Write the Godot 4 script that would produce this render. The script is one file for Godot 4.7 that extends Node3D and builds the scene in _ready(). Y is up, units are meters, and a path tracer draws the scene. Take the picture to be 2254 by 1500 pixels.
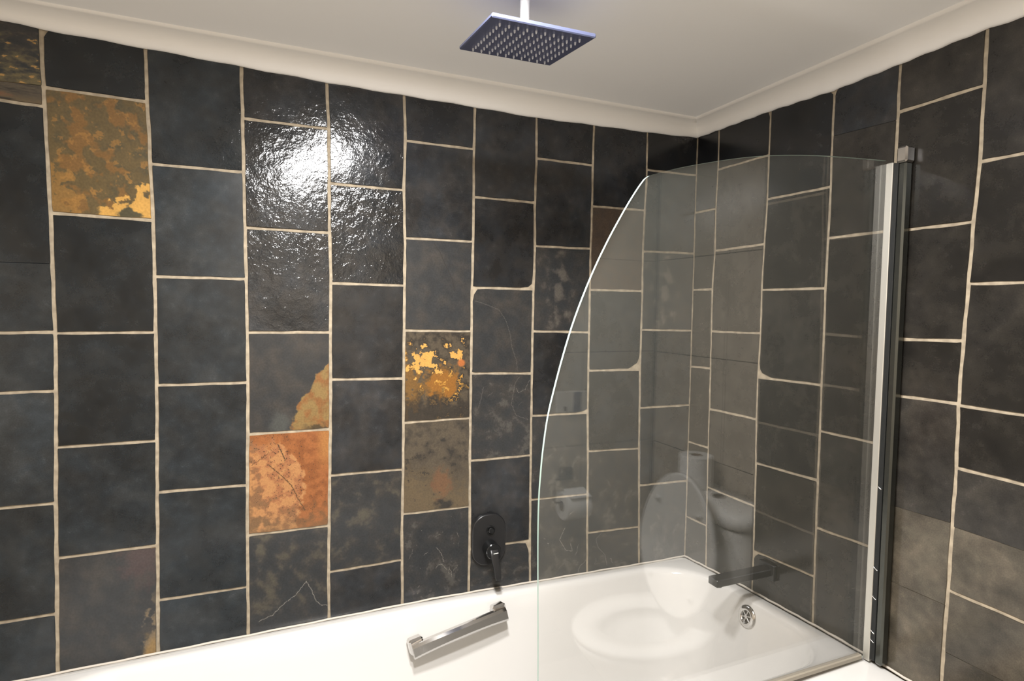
extends Node3D
# A tiled bathroom corner: slate walls, white bath with glass screen, black fittings.
# Origin: corner of the two slate walls at floor level; +x right, +y up, +z into the room. Metres.

const EDGES_MAIN := [
	[[0.5000, -2.2100], [2.1000, -2.2100]],
	[[0.5000, -2.0060], [2.1000, -2.0060]],
	[[0.5764, -1.8112], [0.8222, -1.8080], [0.9837, -1.8056], [1.1963, -1.8003], [1.3432, -1.7981], [1.4365, -1.7994], [1.6269, -1.8008], [1.7427, -1.8035], [1.8924, -1.8065], [2.0256, -1.8093]],
	[[0.5670, -1.6092], [0.7896, -1.6066], [0.9607, -1.6049], [1.1861, -1.6017], [1.3416, -1.6016], [1.4954, -1.6015], [1.6313, -1.6025], [1.7381, -1.6053], [1.9020, -1.6099], [2.0197, -1.6116]],
	[[0.5750, -1.4062], [0.8181, -1.4065], [0.9980, -1.4049], [1.1758, -1.4017], [1.3400, -1.4013], [1.5023, -1.4029], [1.6737, -1.4049], [1.8880, -1.4074], [2.0128, -1.4093]],
	[[0.5736, -1.2056], [0.7259, -1.2064], [0.9160, -1.2034], [1.1654, -1.1999], [1.3384, -1.2000], [1.5094, -1.1984], [1.6308, -1.2016], [1.8927, -1.2027], [2.0090, -1.2080]],
	[[0.5800, -1.0039], [0.7938, -1.0061], [0.9923, -1.0034], [1.2207, -1.0031], [1.3901, -1.0022], [1.6140, -1.0009], [1.7577, -1.0050], [1.8886, -1.0008], [2.0058, -1.0048]],
	[[0.5786, -0.8038], [0.8002, -0.8025], [0.9743, -0.8044], [1.2135, -0.8037], [1.3485, -0.8033], [1.4585, -0.8040], [1.6255, -0.8013], [1.7506, -0.8013], [1.8875, -0.8019], [2.0017, -0.8003]],
	[[0.5726, -0.6014], [0.7007, -0.6037], [0.8477, -0.6050], [1.0995, -0.6060], [1.3614, -0.6065], [1.4901, -0.6053], [1.6152, -0.6030], [1.7540, -0.6055], [1.8840, -0.6026], [2.0005, -0.6047]],
	[[0.5703, -0.3953], [0.7100, -0.3987], [0.9751, -0.4027], [1.0877, -0.4063], [1.2359, -0.4074], [1.3537, -0.4078], [1.4952, -0.4080], [1.6255, -0.4085], [1.7565, -0.4062], [1.8849, -0.4067], [2.0055, -0.4058]],
	[[0.5728, -0.1928], [0.6979, -0.1967], [0.8406, -0.2011], [0.9665, -0.2050], [1.1142, -0.2069], [1.2318, -0.2088], [1.3636, -0.2084], [1.4967, -0.2079], [1.6287, -0.2102], [1.7563, -0.2071], [1.8466, -0.2027], [2.0096, -0.2043]],
	[[0.5000, 0.0000], [2.1000, 0.0000]]]
const EDGES_END := [
	[[0.5000, 0.0000], [2.1000, 0.0000]],
	[[0.5853, 0.1049], [0.7306, 0.1015], [0.9646, 0.0983], [1.1190, 0.0976], [1.3340, 0.0956], [1.5050, 0.0926], [1.6296, 0.0991], [1.7596, 0.0972], [1.9224, 0.1025], [2.0099, 0.1005]],
	[[0.5939, 0.3077], [0.7296, 0.3077], [0.9415, 0.3048], [1.0462, 0.3016], [1.2209, 0.2996], [1.3591, 0.3035], [1.4997, 0.3020], [1.6334, 0.3059], [1.7653, 0.3112], [1.8914, 0.3105], [2.0084, 0.3116]],
	[[0.5907, 0.5215], [0.8104, 0.5199], [0.9741, 0.5185], [1.1231, 0.5186], [1.2474, 0.5181], [1.3695, 0.5183], [1.4942, 0.5170], [1.6272, 0.5186], [1.7587, 0.5201], [1.8430, 0.5186], [1.9981, 0.5189]],
	[[0.5000, 0.6856], [2.1000, 0.6896]],
	[[0.7042, 0.8493], [0.8349, 0.8520], [0.9732, 0.8532], [1.1039, 0.8546], [1.2380, 0.8523], [1.3810, 0.8547], [1.4969, 0.8584], [1.6253, 0.8613], [1.7473, 0.8668], [1.9197, 0.8671], [2.0088, 0.8667]],
	[[0.5000, 1.0650], [2.1000, 1.0650]]]
const JOINTS_MAIN := [[[1.9000, 1.9000, 0], [1.6300, 1.6300, 0], [1.3600, 1.3600, 0], [1.1000, 1.1000, 0], [0.8400, 0.8400, 0]],
	[[1.9008, 1.9062, 1], [1.8691, 1.8619, 0], [1.5159, 1.5157, 1], [1.3600, 1.3618, 0], [1.2267, 1.2280, 0], [0.9696, 0.9693, 0], [0.7080, 0.7094, 0]],
	[[1.9031, 1.9013, 0], [1.6293, 1.6267, 0], [1.3597, 1.3613, 0], [1.0982, 1.0985, 0], [0.8400, 0.8404, 0]],
	[[1.7584, 1.7592, 0], [1.4939, 1.4949, 0], [1.2332, 1.2330, 0], [0.9720, 0.9689, 0], [0.7031, 0.7017, 0]],
	[[1.8908, 1.8916, 0], [1.6229, 1.6228, 0], [1.3607, 1.3602, 0], [1.0998, 1.1003, 0], [0.8375, 0.8364, 0]],
	[[1.7516, 1.7515, 0], [1.4904, 1.4898, 0], [1.2337, 1.2300, 0], [0.9734, 0.9721, 0], [0.7073, 0.7096, 0]],
	[[1.8866, 1.8870, 0], [1.6211, 1.6227, 0], [1.3647, 1.3622, 0], [1.1048, 1.1064, 0], [0.8422, 0.8406, 0]],
	[[1.7511, 1.7511, 0], [1.4904, 1.4900, 0], [1.2381, 1.2328, 0], [0.9780, 0.9775, 0], [0.7101, 0.7089, 0]],
	[[1.8831, 1.8838, 0], [1.6209, 1.6225, 0], [1.3618, 1.3581, 0], [1.1006, 1.0987, 0], [0.8375, 0.8328, 0]],
	[[1.7562, 1.7591, 0], [1.4932, 1.4944, 0], [1.2350, 1.2333, 0], [0.9735, 0.9670, 0], [0.7034, 0.6976, 0]],
	[[1.8906, 1.8929, 0], [1.6248, 1.6284, 0], [1.3654, 1.3633, 0], [1.1040, 1.1038, 0], [0.8400, 0.8351, 0]]]
const JOINTS_END := [[[1.7673, 1.7658, 0], [1.5030, 1.5036, 0], [1.2387, 1.2411, 0], [0.9747, 0.9747, 0], [0.7085, 0.7099, 0]],
	[[1.8913, 1.8896, 0], [1.6289, 1.6311, 0], [1.3644, 1.3671, 0], [1.1056, 1.1077, 0], [0.8420, 0.8422, 0]],
	[[1.7612, 1.7599, 0], [1.4968, 1.4955, 0], [1.2349, 1.2390, 0], [0.9754, 0.9810, 0], [0.7063, 0.7177, 0]],
	[[1.8887, 1.8825, 1], [1.6269, 1.6264, 0], [1.1154, 1.1163, 0], [0.8527, 0.8592, 0]],
	[[1.9001, 1.9020, 0], [1.6241, 1.6245, 0], [1.3707, 1.3752, 0], [1.2389, 1.2406, 0], [0.9767, 0.9801, 1], [0.7969, 0.7968, 1]],
	[[1.7465, 1.7476, 0], [1.4959, 1.4953, 0], [1.2370, 1.2363, 0], [1.1023, 1.0995, 0], [0.9742, 0.9689, 1], [0.8319, 0.8310, 0], [0.6942, 0.6954, 1]]]
const TOP_MAIN := [[-2.2500, 2.0320], [-1.8791, 2.0320], [-1.8025, 2.0269], [-1.6079, 2.0214], [-1.4113, 2.0146], [-1.2035, 2.0085], [-1.0048, 2.0064], [-0.8056, 2.0048], [-0.6070, 2.0015], [-0.4091, 2.0064], [-0.2038, 2.0104], [-0.0013, 2.0182]]
const TOP_END := [[-0.0016, 2.0188], [0.1001, 2.0172], [0.3113, 2.0150], [0.5186, 2.0051], [0.6891, 2.0089], [0.8664, 2.0134], [0.9304, 2.0097], [1.8000, 2.0100]]
const BOTTOM_MAIN := [[-1.8052, 0.5641], [-1.6083, 0.5668], [-1.4030, 0.5719], [-1.2060, 0.5737], [-1.0013, 0.5795], [-0.8038, 0.5786], [-0.6014, 0.5726], [-0.3953, 0.5703], [-0.1927, 0.5712], [0.0137, 0.5613]]
const BOTTOM_END := [[0.0161, 0.5699], [0.1052, 0.5792], [0.3085, 0.5843], [0.5221, 0.5910], [0.6844, 0.5890], [0.7705, 0.5779]]
const GLASS_OUTLINE := [[-0.0285, 1.7862], [-0.1183, 1.7817], [-0.2473, 1.7732], [-0.3538, 1.7620], [-0.4414, 1.7484], [-0.5242, 1.7310], [-0.6135, 1.7090], [-0.6771, 1.6895], [-0.6936, 1.6827], [-0.7036, 1.6733], [-0.7223, 1.6479], [-0.7464, 1.6106], [-0.7795, 1.5540], [-0.8118, 1.4901], [-0.8433, 1.4150], [-0.8652, 1.3490], [-0.8824, 1.2876], [-0.8951, 1.2346], [-0.9031, 1.1773], [-0.9068, 1.1362], [-0.9096, 1.0865], [-0.9101, 1.0196], [-0.9083, 0.9180], [-0.9051, 0.7460], [-0.9051, 0.5960]]

const CEILING_Y := 2.062
const RIM_Y := 0.578
const GLASS_Z := 0.685

var mats := {}
var rng := RandomNumberGenerator.new()

func _ready() -> void:
	rng.seed = 77
	make_camera()
	make_environment()
	make_lamp("downlight", Vector3(-1.10, CEILING_Y, 0.86), 0.07, 0.74, "round white ceiling downlight above the bath, nearer the slate walls")
	make_lamp("downlight_001", Vector3(-1.20, CEILING_Y, 1.26), 0.07, 0.80, "round white ceiling downlight over the toilet side of the room")
	make_materials()
	make_shell()
	make_slate_walls()
	make_cornices()
	make_bath()
	make_sealant()
	make_screen()
	make_shower_head()
	make_mixer()
	make_spout()
	make_handle()
	make_shim()
	make_toilet()
	make_rolls()
	make_notice()

# ------------------------------------------------------------------ camera and light
func make_camera() -> void:
	var c := Camera3D.new()
	c.name = "camera"
	c.transform = Transform3D(Basis(Vector3(0.920325, 0.014258, 0.390896), Vector3(0.008107, 0.998425, -0.055505), Vector3(-0.391072, 0.054252, 0.91876)), Vector3(-1.36615, 1.43, 1.62364))
	c.fov = 60.290325
	c.near = 0.02
	add_child(c)
	c.current = true

func make_environment() -> void:
	var we := WorldEnvironment.new()
	we.name = "environment"
	var e := Environment.new()
	e.background_mode = Environment.BG_COLOR
	e.background_color = Color(0, 0, 0)
	e.tonemap_mode = Environment.TONE_MAPPER_LINEAR
	e.tonemap_exposure = 1.23
	e.sdfgi_enabled = true
	e.ssao_enabled = true
	e.ssil_enabled = true
	we.environment = e
	add_child(we)

func make_lamp(called: String, at: Vector3, radius: float, power: float, label: String) -> void:
	var t := thing(called, label, "light", at)
	t.set_meta("group", "ceiling downlights")
	var ring := SurfaceTool.new()
	ring.begin(Mesh.PRIMITIVE_TRIANGLES)
	lathe(ring, [[radius, 0.0], [radius + 0.018, 0.0], [radius + 0.018, -0.004], [radius + 0.012, -0.011], [radius, -0.011], [radius, 0.0]], 40)
	obj("ring", ring, plain(Color(0.86, 0.85, 0.83), 0.4), t)
	var d := SurfaceTool.new()
	d.begin(Mesh.PRIMITIVE_TRIANGLES)
	lathe(d, [[radius, 0.0], [radius, -0.008], [0.0, -0.009]], 40)
	var m := plain(Color(0.9, 0.9, 0.9), 0.5)
	m.emission_enabled = true
	m.emission = Color(1.0, 0.95, 0.88)
	m.emission_energy_multiplier = 5.0 * power
	obj("lamp_diffuser", d, m, t)
	var a := AreaLight3D.new()
	a.name = called + "_glow"
	a.area_size = Vector2(radius * 1.75, radius * 1.75)
	a.light_color = Color(1.0, 0.992, 0.985)
	a.light_energy = 3.3 * power
	a.area_range = 8.0
	a.shadow_enabled = true
	a.position = at + Vector3(0, -0.013, 0)
	a.rotation_degrees = Vector3(-90, 0, 0)
	add_child(a)

# ------------------------------------------------------------------ helpers: objects
func thing(called: String, label: String, category: String, at := Vector3.ZERO) -> Node3D:
	var o := Node3D.new()
	o.name = called
	o.position = at
	o.set_meta("label", label)
	o.set_meta("category", category)
	add_child(o, true)
	return o

func structure(called: String, label: String, category: String) -> Node3D:
	var o := thing(called, label, category)
	o.set_meta("kind", "structure")
	return o

func obj(called: String, st: SurfaceTool, m: Material, parent: Node) -> MeshInstance3D:
	var o := MeshInstance3D.new()
	o.name = called
	st.generate_normals()
	o.mesh = st.commit()
	o.material_override = m
	parent.add_child(o, true)
	return o

func new_st(smooth := true) -> SurfaceTool:
	var st := SurfaceTool.new()
	st.begin(Mesh.PRIMITIVE_TRIANGLES)
	st.set_smooth_group(0 if smooth else -1)
	return st

func plain(c: Color, rough: float, metal := 0.0) -> StandardMaterial3D:
	var m := StandardMaterial3D.new()
	m.albedo_color = c
	m.roughness = rough
	m.metallic = metal
	return m

# ------------------------------------------------------------------ helpers: shapes
# a, b, c, d run clockwise seen from outside
func quad(st: SurfaceTool, a: Vector3, b: Vector3, c: Vector3, d: Vector3) -> void:
	for p in [a, b, c, a, c, d]:
		st.add_vertex(p)

# box with chamfered edges: centre, size, chamfer, optional basis
func box(st: SurfaceTool, c: Vector3, s: Vector3, ch := 0.0, b := Basis.IDENTITY) -> void:
	var h := s * 0.5
	ch = minf(ch, minf(h.x, minf(h.y, h.z)) * 0.98)
	st.set_smooth_group(-1)
	var axes := [Vector3.RIGHT, Vector3.UP, Vector3.BACK]
	for k in 3:
		for sg in [-1.0, 1.0]:
			var n: Vector3 = axes[k] * sg
			var u: Vector3 = axes[(k + 1) % 3] * sg
			var v: Vector3 = axes[(k + 2) % 3]
			var o: Vector3 = n * h[k]
			var hu: float = h[(k + 1) % 3] - ch
			var hv: float = h[(k + 2) % 3] - ch
			quad(st, c + b * (o - u * hu + v * hv), c + b * (o + u * hu + v * hv), c + b * (o + u * hu - v * hv), c + b * (o - u * hu - v * hv))
	if ch <= 0.0:
		return
	for k in 3:
		var k1 := (k + 1) % 3
		var k2 := (k + 2) % 3
		for s1 in [-1.0, 1.0]:
			for s2 in [-1.0, 1.0]:
				var pa := Vector3.ZERO
				var pb := Vector3.ZERO
				pa[k1] = s1 * h[k1]; pa[k2] = s2 * (h[k2] - ch)
				pb[k1] = s1 * (h[k1] - ch); pb[k2] = s2 * h[k2]
				var e := Vector3.ZERO
				e[k] = h[k] - ch
				var q := [c + b * (pa - e), c + b * (pa + e), c + b * (pb + e), c + b * (pb - e)]
				if s1 * s2 > 0:
					quad(st, q[0], q[1], q[2], q[3])
				else:
					quad(st, q[3], q[2], q[1], q[0])
	for sx in [-1.0, 1.0]:
		for sy in [-1.0, 1.0]:
			for sz in [-1.0, 1.0]:
				var px := Vector3(sx * h.x, sy * (h.y - ch), sz * (h.z - ch))
				var py := Vector3(sx * (h.x - ch), sy * h.y, sz * (h.z - ch))
				var pz := Vector3(sx * (h.x - ch), sy * (h.y - ch), sz * h.z)
				var tri := [px, py, pz]
				if sx * sy * sz > 0:
					tri = [px, pz, py]
				for p in tri:
					st.add_vertex(c + b * p)

# profile of [radius, y] pairs turned about y; the surface faces outwards when the profile runs downwards
func lathe(st: SurfaceTool, prof: Array, n: int, tf := Transform3D.IDENTITY, smooth := false) -> void:
	for j in prof.size() - 1:
		if not smooth:
			st.set_smooth_group(j + 2)
		for i in n:
			var a0 := TAU * i / n
			var a1 := TAU * (i + 1) / n
			var p := [Vector3(cos(a0) * prof[j][0], prof[j][1], sin(a0) * prof[j][0]), Vector3(cos(a1) * prof[j][0], prof[j][1], sin(a1) * prof[j][0]), Vector3(cos(a1) * prof[j + 1][0], prof[j + 1][1], sin(a1) * prof[j + 1][0]), Vector3(cos(a0) * prof[j + 1][0], prof[j + 1][1], sin(a0) * prof[j + 1][0])]
			if prof[j][0] > 0.0:
				for k in [0, 2, 1]:
					st.add_vertex(tf * p[k])
			if prof[j + 1][0] > 0.0:
				for k in [0, 3, 2]:
					st.add_vertex(tf * p[k])

# rings of equal size joined into a skin (clockwise seen from outside when each ring runs clockwise seen from the next one's side)
func loft(st: SurfaceTool, rings: Array, closed := true, flip := false) -> void:
	for j in rings.size() - 1:
		var a: PackedVector3Array = rings[j]
		var b: PackedVector3Array = rings[j + 1]
		var n := a.size()
		for i in (n if closed else n - 1):
			var k := (i + 1) % n
			if flip:
				quad(st, a[k], a[i], b[i], b[k])
			else:
				quad(st, a[i], a[k], b[k], b[i])

func cap(st: SurfaceTool, ring: PackedVector3Array, flip := false) -> void:
	var c := Vector3.ZERO
	for p in ring:
		c += p / ring.size()
	for i in ring.size():
		var k := (i + 1) % ring.size()
		for p in ([ring[k], ring[i], c] if flip else [ring[i], ring[k], c]):
			st.add_vertex(p)

func tube(st: SurfaceTool, pts: Array, r: float, n := 10, ends := true) -> void:
	st.set_smooth_group(0)
	var rings := []
	for i in pts.size():
		var d: Vector3 = (pts[mini(i + 1, pts.size() - 1)] - pts[maxi(i - 1, 0)]).normalized()
		var s := d.cross(Vector3(0.13, 1, 0.07)).normalized()
		var t := s.cross(d)
		var ring := PackedVector3Array()
		for k in n:
			ring.append(pts[i] + (s * cos(TAU * k / n) + t * sin(TAU * k / n)) * r)
		rings.append(ring)
	loft(st, rings, true, false)
	if ends:
		st.set_smooth_group(-1)
		cap(st, rings[0], true)
		cap(st, rings[-1], false)

# rounded rectangle outline with the same number of points whatever its size; radii at (x1,z0), (x1,z1), (x0,z1), (x0,z0)
func round_rect(x0: float, x1: float, z0: float, z1: float, r: Array, arc := 12, side := 10) -> PackedVector2Array:
	var out := PackedVector2Array()
	var cs := [Vector2(x1 - r[0], z0 + r[0]), Vector2(x1 - r[1], z1 - r[1]), Vector2(x0 + r[2], z1 - r[2]), Vector2(x0 + r[3], z0 + r[3])]
	for k in 4:
		for i in arc + 1:
			var a := -PI / 2 + k * PI / 2 + PI / 2 * i / arc
			out.append(cs[k] + Vector2(cos(a), sin(a)) * r[k])
		var n := (k + 1) % 4
		var a1 := -PI / 2 + n * PI / 2
		var from := out[-1]
		var to: Vector2 = cs[n] + Vector2(cos(a1), sin(a1)) * r[n]
		for i in range(1, side):
			out.append(from.lerp(to, float(i) / side))
	return out

func at_y(line: Array, y: float) -> float:
	return along(line, y)

# linear reading of [key, value] pairs
func along(line: Array, k: float) -> float:
	if k <= line[0][0]:
		return line[0][1]
	for i in line.size() - 1:
		if k <= line[i + 1][0]:
			return lerpf(line[i][1], line[i + 1][1], (k - line[i][0]) / maxf(line[i + 1][0] - line[i][0], 1e-6))
	return line[-1][1]

# ------------------------------------------------------------------ textures
func noise_bytes(w: int, h: int, sd: int, freq: float, oct := 4, seamless := false, type := FastNoiseLite.TYPE_SIMPLEX_SMOOTH, stretch := 1.0, ridged := false) -> PackedByteArray:
	var n := FastNoiseLite.new()
	n.noise_type = type
	n.seed = sd
	n.frequency = freq
	n.fractal_type = FastNoiseLite.FRACTAL_RIDGED if ridged else FastNoiseLite.FRACTAL_FBM
	n.fractal_octaves = oct
	n.domain_warp_enabled = stretch > 1.0
	n.domain_warp_amplitude = 30.0
	n.domain_warp_frequency = freq * 0.5
	var im: Image
	if seamless:
		im = n.get_seamless_image(w, h)
	else:
		im = n.get_image(w, h)
	im.convert(Image.FORMAT_L8)
	return im.get_data()

func tex(im: Image) -> ImageTexture:
	return ImageTexture.create_from_image(im)

# a field of plain slate colour: dark blue-grey stone clouded with warmer grey, fine grain, few pale mineral spots
func slate_field(sd: int, a: Color, b: Color, spots: float) -> ImageTexture:
	var n := 640
	var big := noise_bytes(n, n, sd, 0.006, 4, true)
	var mid := noise_bytes(n, n, sd + 1, 0.03, 4, true)
	var fine := noise_bytes(n, n, sd + 2, 0.25, 2, true)
	var warm := noise_bytes(n, n, sd + 3, 0.012, 3, true)
	var out := PackedByteArray()
	out.resize(n * n * 3)
	for i in n * n:
		var t := clampf((warm[i] - 90) / 90.0, 0.0, 1.0)
		var v := 0.80 + (big[i] - 128) / 620.0 + (mid[i] - 128) / 1500.0 + (fine[i] - 128) / 1500.0
		var sp := maxf(0.0, mid[i] + fine[i] * 0.35 - 238.0) * spots
		out[i * 3] = clampi(int(lerpf(a.r8, b.r8, t) * v + sp), 0, 255)
		out[i * 3 + 1] = clampi(int(lerpf(a.g8, b.g8, t) * v + sp), 0, 255)
		out[i * 3 + 2] = clampi(int(lerpf(a.b8, b.b8, t) * v + sp * 0.94), 0, 255)
	return tex(Image.create_from_data(n, n, false, Image.FORMAT_RGB8, out))

# relief of split stone: stepped flakes and grain
func relief_field(sd: int, flakes: float, grain: float) -> ImageTexture:
	var n := 768
	var big := noise_bytes(n, n, sd, 0.018, 5, true, FastNoiseLite.TYPE_SIMPLEX_SMOOTH, 2.0, true)
	var mid := noise_bytes(n, n, sd + 1, 0.012, 4, true)
	var fine := noise_bytes(n, n, sd + 2, 0.12, 3, true)
	var out := PackedByteArray()
	out.resize(n * n)
	for i in n * n:
		var step := fposmod(mid[i] * 0.05 + big[i] * 0.012, 1.0)
		out[i] = clampi(int(128 + flakes * ((big[i] - 128) * 0.45 + (mid[i] - 128) * 0.5 + step * 26.0) + grain * (fine[i] - 128) * 0.35), 0, 255)
	return tex(Image.create_from_data(n, n, false, Image.FORMAT_L8, out))

const TW := 264
const TH := 348
# one stone with markings of its own; u runs right, v down, over the tile's face
func stone_picture(kind: String, sd: int) -> Image:
	var n1 := noise_bytes(TW, TH, sd, 0.010, 4)
	var n2 := noise_bytes(TW, TH, sd + 1, 0.022, 5)
	var n3 := noise_bytes(TW, TH, sd + 2, 0.11, 4)
	var n4 := noise_bytes(TW, TH, sd + 3, 0.017, 5)
	var out := PackedByteArray()
	out.resize(TW * TH * 3)
	var dark := Color8(58, 60, 62)
	for y in TH:
		var v := float(y) / TH
		for x in TW:
			var u := float(x) / TW
			var i := y * TW + x
			var a := n1[i] / 255.0 - 0.5
			var b := n2[i] / 255.0 - 0.5
			var g := n3[i] / 255.0 - 0.5
			var d := n4[i] / 255.0 - 0.5
			var c := dark.lerp(Color8(73, 70, 67), clampf(0.4 + a * 1.6, 0, 1))
			match kind:
				"gold":
					c = Color8(116, 99, 68).lerp(Color8(92, 86, 67), smoothstep(-0.15, 0.22, d * 0.6 + a * 0.8 + b * 0.2))
					c = c.lerp(Color8(158, 114, 64), smoothstep(-0.05, 0.20, a * 1.2 + d * 0.5 + 0.04 - absf(u - 0.36) * 0.35) * 0.75)
					c = c.lerp(Color8(168, 124, 70), smoothstep(0.12, 0.24, b + g * 0.25 - absf(v - 0.45) * 0.2) * 0.7)
					c = c.lerp(Color8(172, 128, 70), smoothstep(0.0, 0.06, 0.20 - u + (v - 0.72) * 0.5 + b * 0.6) * smoothstep(0.5, 0.62, v) * 0.7)
					c = c.lerp(Color8(228, 176, 94), smoothstep(0.0, 0.04, v + u * 0.42 - 1.13 + b * 0.30) * smoothstep(0.44, 0.52, u + b * 0.2))
					c = c.lerp(Color8(90, 84, 64), smoothstep(0.02, -0.02, Vector2((u - 0.78) * 1.0, (v - 0.985) * 2.2).length() - 0.13 + b * 0.1))
				"olive":
					c = c.lerp(Color8(120, 108, 78), smoothstep(-0.2, 0.3, b * 0.6 + a * 0.4 + (v - 0.6) * 0.6))
					c = c.lerp(Color8(186, 146, 88), smoothstep(0.2, 0.25, b + d * 0.4 + (v - 0.8) * 0.25))
				"orange":
					c = Color8(178, 112, 66).lerp(Color8(150, 92, 54), clampf(0.5 + b * 2.6, 0, 1))
					var edge := 0.34 + smoothstep(0.0, 0.45, v) * 0.34 - smoothstep(0.5, 1.0, v) * 0.10
					c = c.lerp(Color8(208, 150, 98).lerp(Color8(176, 118, 80), clampf(0.5 + b * 4.0, 0, 1)), smoothstep(0.02, -0.02, u - edge + b * 0.12) * smoothstep(0.05, 0.2, v + u * 0.2 + b * 0.3))
					c = c.lerp(Color8(136, 104, 74), smoothstep(0.05, 0.25, 0.32 - u + (v - 0.75) * 0.4 + b * 0.6) * 0.7)
					c = c.lerp(Color8(196, 138, 78), smoothstep(0.8, 0.95, u) * smoothstep(0.45, 0.2, v) * 0.7)
					c = c.lerp(Color8(74, 56, 42), smoothstep(0.17, 0.26, g + b * 0.25 - absf(u - 0.25 - v * 0.45) * 0.25) * 0.8)
					c = c.lerp(Color8(120, 96, 66), smoothstep(0.72, 1.0, v + b * 0.4) * 0.5)
				"flakes":
					c = Color8(96, 86, 72).lerp(Color8(62, 57, 51), clampf(0.55 + b * 3.2, 0, 1))
					c = c.lerp(Color8(168, 112, 48), smoothstep(0.30, 0.16, Vector2(u - 0.56, (v - 0.60) * 1.25).length() + b * 0.25) * 0.9)
					c = c.lerp(Color8(152, 108, 52), smoothstep(0.1, 0.2, 0.5 - u + b * 0.8 - absf(v - 0.62) * 0.9) * 0.7)
					c = c.lerp(Color8(206, 152, 70), smoothstep(0.10, 0.16, b + g * 0.4 - Vector2(u - 0.66, (v - 0.6) * 1.1).length() * 0.5 + 0.03))
					c = c.lerp(Color8(60, 55, 50), smoothstep(0.68, 0.82, v + a * 0.3 + b * 0.25) * 0.75)
					var leaf := maxf(0.26 - Vector2((u - 0.24) * 0.9, (v - 0.32) * 1.3).length(), 0.17 - Vector2(u - 0.78, (v - 0.23) * 1.2).length())
					leaf = maxf(leaf, 0.075 - absf(v - 0.42 + (u - 0.55) * 0.35) + (0.0 if u > 0.4 and u < 0.8 else -0.2))
					c = c.lerp(Color8(228, 172, 92), smoothstep(0.10, 0.13, leaf + b * 0.45 + g * 0.12))
					c = c.lerp(Color8(196, 118, 66), smoothstep(0.02, -0.02, Vector2(u - 0.86, (v - 0.355) * 1.4).length() - 0.06))
				"half":
					var lim := 1.02 - smoothstep(0.26, 0.5, v) * 0.26 - smoothstep(0.5, 0.8, v) * 0.22 - smoothstep(0.8, 1.0, v) * 0.03
					c = c.lerp(Color8(92, 94, 90), smoothstep(0.18, 0.05, Vector2((u - 0.38) * 0.9, v - 0.93).length() + b * 0.1) * 0.8)
					c = c.lerp(Color8(152, 124, 78).lerp(Color8(150, 104, 62), clampf(0.4 + d * 3.0 + (u - 0.8), 0, 1)), smoothstep(0.0, 0.035, u - lim + b * 0.10))
					c = c.lerp(Color8(86, 72, 52), smoothstep(0.95, 0.99, v + b * 0.1) * smoothstep(0.6, 0.8, u))
				"brown":
					c = Color8(102, 92, 78).lerp(Color8(78, 72, 64), clampf(0.5 + b * 2.0 + a, 0, 1))
					c = c.lerp(Color8(122, 104, 78), smoothstep(0.3, 0.7, v + b * 0.5 - u * 0.25) * 0.7)
					c = c.lerp(Color8(134, 96, 70), smoothstep(0.2, 0.08, Vector2(u - 0.56, v - 0.72).length() + b * 0.2) * 0.7)
					c = c.lerp(Color8(58, 56, 54), smoothstep(0.10, 0.03, Vector2((u - 0.62) * 0.6, v - 0.97).length() + b * 0.12) * 0.9)
					c = c.lerp(Color8(60, 57, 54), smoothstep(0.14, 0.24, b + g * 0.3 - absf(v - 0.45) * 0.4) * 0.8)
				"tan":
					c = Color8(96, 82, 70).lerp(Color8(84, 74, 66), clampf(0.5 + b * 1.6 + d, 0, 1))
				"moss":
					c = c.lerp(Color8(102, 96, 80), smoothstep(0.0, 0.36, a * 0.7 + b * 0.45 + 0.10 - Vector2((u - 0.35) * 0.5, (v - 0.5) * 0.5).length() * 0.5) * 0.6)
				"stain":
					c = c.lerp(Color8(92, 76, 74), smoothstep(0.34, 0.05, Vector2(u - 0.85, v - 0.08).length() + b * 0.25) * 0.8)
					c = c.lerp(Color8(128, 112, 90), smoothstep(0.08, 0.14, u - 0.86 + (v - 0.4) * 0.10 + b * 0.25) * smoothstep(0.3, 0.6, v))
					c = c.lerp(Color8(160, 130, 84), smoothstep(0.16, 0.06, Vector2(u - 0.97, (v - 0.93) * 0.8).length() + b * 0.1))
				"cloud":
					c = c.lerp(Color8(112, 106, 98), smoothstep(0.0, 0.24, a * 0.5 + b * 0.2 + 0.18 - Vector2((u - 0.42) * 0.8, (v - 0.42) * 0.5).length()) * 0.7)
				"worn":
					c = c.lerp(Color8(104, 102, 96), smoothstep(0.05, 0.32, a * 0.8 + b * 0.5 + g * 0.15 + (v - 0.75) * 0.25) * 0.5)
			var k := 1.0 + g * 0.16 + b * 0.10
			out[i * 3] = clampi(int(c.r8 * k), 0, 255)
			out[i * 3 + 1] = clampi(int(c.g8 * k), 0, 255)
			out[i * 3 + 2] = clampi(int(c.b8 * k), 0, 255)
	return Image.create_from_data(TW, TH, false, Image.FORMAT_RGB8, out)

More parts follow.
